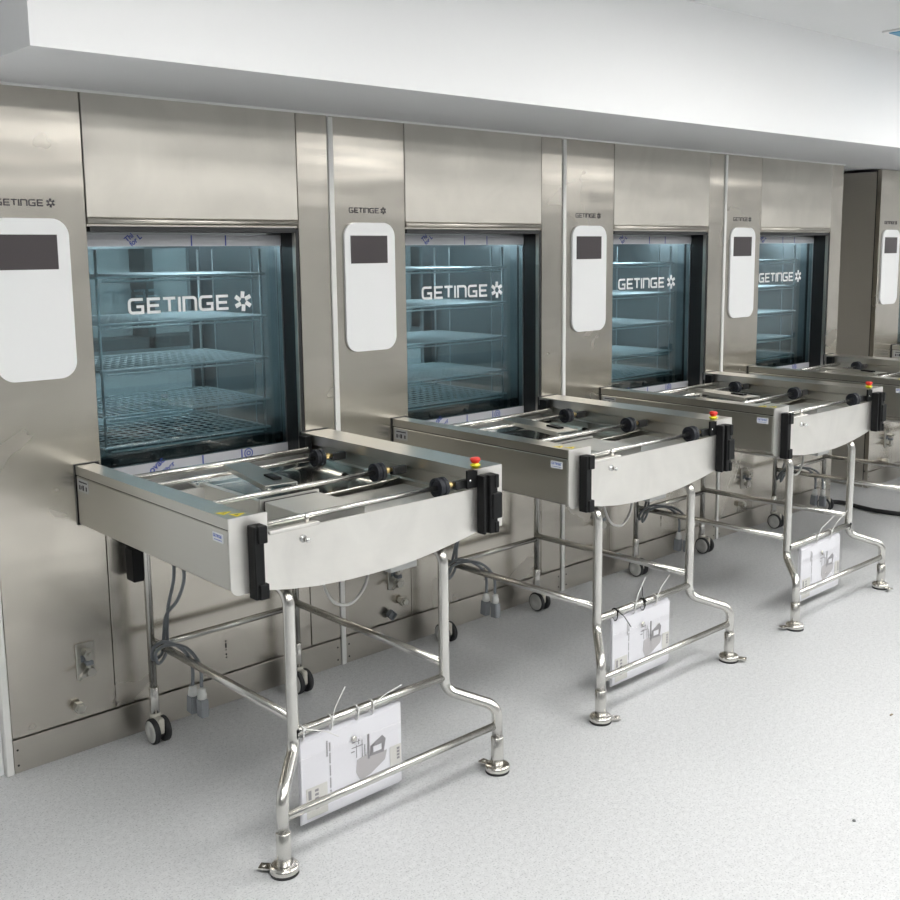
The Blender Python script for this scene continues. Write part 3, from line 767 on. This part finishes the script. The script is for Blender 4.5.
# ================================================================== DOCUMENT POUCHES
def make_pouch(name, W, H, label, ties, lean):
    root = empty(name, (0, 0, 0))
    # local frame: x along the rail, z down from the rail at 0
    zt = -.034
    p = MB()
    for k in range(7):
        dx, dz = random.uniform(-.003, .003), random.uniform(-.003, .003)
        p.box(dx, .002 + .0019 * k, zt - H + dz - .002 * k, W + dx, .0032 + .0019 * k, zt + dz + .0018 * k)
    p.build('paper_stack', M['paper'], root, 'stack of printed white sheets')
    s = MB(); s.box(-.012, -.002, zt - H - .012, W + .016, -.0008, zt + .024); s.box(-.012, .0165, zt - H - .012, W + .016, .0175, zt + .024)
    s.build('clear_sleeve', M['sleeve'], root, 'clear plastic sleeve')
    b = MB(); b.lathe([(.0085, 0), (.0085, .003), (.005, .005), (0, .005)], (W * .50, -.002, zt - .045), (0, -1, 0), 18); b.build('snap_button', M['polish'], root, 'metal snap button')
    y = .0012
    # printed picture of a machine
    d = MB(); ox, oz = W * .52, zt - H * .78
    d.prism([(ox, oz + .030), (ox + .014, oz), (ox + .052, oz + .008), (ox + .104, oz + .034), (ox + .112, oz + .062), (ox + .056, oz + .062), (ox + .036, oz + .072), (ox + .004, oz + .066)], 'y', y - .0006, y)
    d.build('printed_picture', M['printlight'], root)
    d = MB()
    d.prism([(ox + .050, oz + .062), (ox + .100, oz + .060), (ox + .108, oz + .098), (ox + .096, oz + .112), (ox + .052, oz + .092)], 'y', y - .0010, y - .0005)
    d.box(ox + .042, y - .0010, oz + .056, ox + .049, y - .0004, oz + .132)
    for q in ((.002, .074, .004, .112), (.010, .112, .012, .128), (.022, .070, .024, .122), (-.014, .106, .026, .1085), (.031, .07, .034, .105), (-.016, .094, -.004, .097), (-.012, .122, .016, .124)):
        d.box(ox + q[0], y - .0009, oz + q[1], ox + q[2], y - .0004, oz + q[3])
    d.build('printed_picture', M['printgrey'], root)
    d = MB(); d.box(ox + .062, y - .0014, oz + .070, ox + .092, y - .0008, oz + .088); d.build('printed_picture', M['paper'], root)
    d = MB()
    for k in range(34):
        z = zt - .03 - k * .0052
        if k % 7 != 5: d.box(W * .262, y - .0006, z - .0034, W * .275, y, z)
    for k in range(9):
        z = zt - .022 - k * .0052; d.box(W * .235, y - .0006, z - .0036, W * .248, y, z)
    d.build('printed_text', M['blue'] if False else M['printgrey'], root)
    d = MB(); d.box(.012, y - .0012, zt - H + .004, .082, y - .0002, zt - H + .092); d.box(W - .045, y - .0012, zt - H + .05, W - .004, y - .0002, zt - H + .115); d.build('cover_slip', M['paper2'], root, 'cream card slip')
    d = MB()
    for k in range(3): d.box(.040, y - .0017, zt - H + .076 - k * .012, .052, y - .0012, zt - H + .083 - k * .012)
    d.box(.042, y - .0017, zt - H + .024, .050, y - .0012, zt - H + .032); d.box(.018, y - .0017, zt - H + .058, .028, y - .0012, zt - H + .085)
    for k in range(4): d.box(W - .020, y - .0017, zt - H + .10 - k * .010, W - .010, y - .0012, zt - H + .107 - k * .010)
    d.build('printed_text', M['printgrey'], root)
    # cable ties round the rail (rail radius .0125, rail centre at y = .006)
    for (x, dark, tail) in ties:
        c = MB(); n = 14
        ring = [(x + .002 * math.sin(k * 2 * math.pi / n), .006 + .0155 * math.sin(2 * math.pi * k / n), (.0155 if math.cos(2 * math.pi * k / n) > 0 else .030) * math.cos(2 * math.pi * k / n)) for k in range(n + 1)]
        c.tube(ring, .0021, 6, cap=False)
        hx, hy, hz = x, -.008, .008
        c.box(hx - .004, hy - .004, hz - .004, hx + .004, hy + .003, hz + .005, .001, 1)
        if tail: c.tube([(hx, hy, hz)] + [(hx + q[0], hy + q[1], hz + q[2]) for q in tail], .0015, 6, .02, 4)
        c.build('cable_tie', M['black'] if dark else M['tie'], root, 'black cable tie' if dark else 'white cable tie')
    root.rotation_euler = (lean, 0, 0)
    return root
W0 = .350
RAIL_Y, RAIL_Z = -.906, .304
GP = 'document pouches hung on the loading tables'
p = make_pouch('document_pouch', .350, .232, '', [(-.014, True, None), (.006, False, [(.05, -.03, -.012), (.085, -.04, -.035)]), (.100, False, [(.010, .0, .03), (.052, .01, .075)]), (.190, False, None), (.243, False, [(.05, .002, .014), (.11, .008, .02)])], 0)
p.location = (MX[0] + .462, RAIL_Y - .006, RAIL_Z); tag(p, 'clear pouch of printed sheets tied under the nearest table', 'document pouch', GP)
p = make_pouch('document_pouch', .335, .232, '', [(.015, True, [(.02, -.012, -.02), (.05, -.02, -.065)]), (.115, False, [(.02, .004, .035), (.068, .01, .085)]), (.172, True, [(-.016, 0, .022), (-.02, 0, .06)]), (.243, False, [(.03, .004, .03), (.088, .01, .062)])], 0)
p.location = (MX[1] + .525, RAIL_Y - .006, RAIL_Z); tag(p, 'clear pouch of printed sheets tied under the second table, with two black ties', 'document pouch', GP)
p = make_pouch('document_pouch', .345, .232, '', [(-.115, True, None), (.12, False, [(.04, .004, .03), (.16, .01, .064)]), (.245, False, [(.05, .004, .03), (.16, .01, .066)]), (.42, True, None)], 0)
p.location = (MX[2] + .560, RAIL_Y - .006, RAIL_Z); tag(p, 'clear pouch of printed sheets tied under the third table from the left', 'document pouch', GP)

# ------------------------------------------------------------------ hose on the floor by the gap, and two crumbs on the floor
h = MB(); h.tube([(3.64, -.03, .014), (3.70, -.045, .014), (3.735, -.10, .014), (3.70, -.22, .014), (3.68, -.34, .014), (3.72, -.55, .014), (3.86, -.78, .014), (4.10, -.95, .014), (4.5, -1.0, .014)], .013, 10, .08, 6)
tag(h.build('drain_hose', M['hose']), 'black hose lying on the floor by the gap between washers', 'hose')
h = MB(); h.box(1.074, -1.689, 0, 1.090, -1.682, .003, .001, 1); tag(h.build('debris_chip', M['tan']), 'small tan chip lying on the floor near the right edge', 'debris')
h = MB(); h.lathe([(0, 0), (.005, 0), (.004, .004), (0, .004)], (.357, -1.924, 0), (0, 0, 1), 10); tag(h.build('debris_crumb', M['skirt']), 'dark crumb lying alone on the open floor', 'debris')

# ================================================================== CAMERA, WORLD
cam = bpy.data.cameras.new('camera'); co = bpy.data.objects.new('camera', cam); COL.objects.link(co)
r = Vector((0.727273, -0.6863124, -0.00701924)); u = Vector((0.10648835, 0.1027289, 0.98899292)); fw = Vector((0.67803703, 0.72001532, -0.14779623))
m = Matrix((r, u, -fw)).transposed().to_4x4(); m.translation = Vector((-2.28336585, -3.20881882, 1.6))
co.matrix_world = m
cam.sensor_width = 36.; cam.lens = 1051.4154 * 36 / 900
cam.shift_x = -30.2366 / 900; cam.shift_y = -45.4143 / 900
cam.clip_start = .05
sc.camera = co
w = bpy.data.worlds.new('world'); sc.world = w; w.use_nodes = True
w.node_tree.nodes['Background'].inputs['Color'].default_value = (.9, .95, 1, 1)
w.node_tree.nodes['Background'].inputs['Strength'].default_value = .3
sc.view_settings.view_transform = 'Standard'; sc.view_settings.look = 'None'
sc.view_settings.gamma = 1.; sc.view_settings.use_curve_mapping = False
sc.view_settings.exposure = .28
sc.cycles.use_denoising = True
sc.cycles.max_bounces = 12; sc.cycles.transparent_max_bounces = 16; sc.cycles.glossy_bounces = 6
sc.cycles.caustics_reflective = False; sc.cycles.caustics_refractive = False
sc.cycles.sample_clamp_indirect = 6.
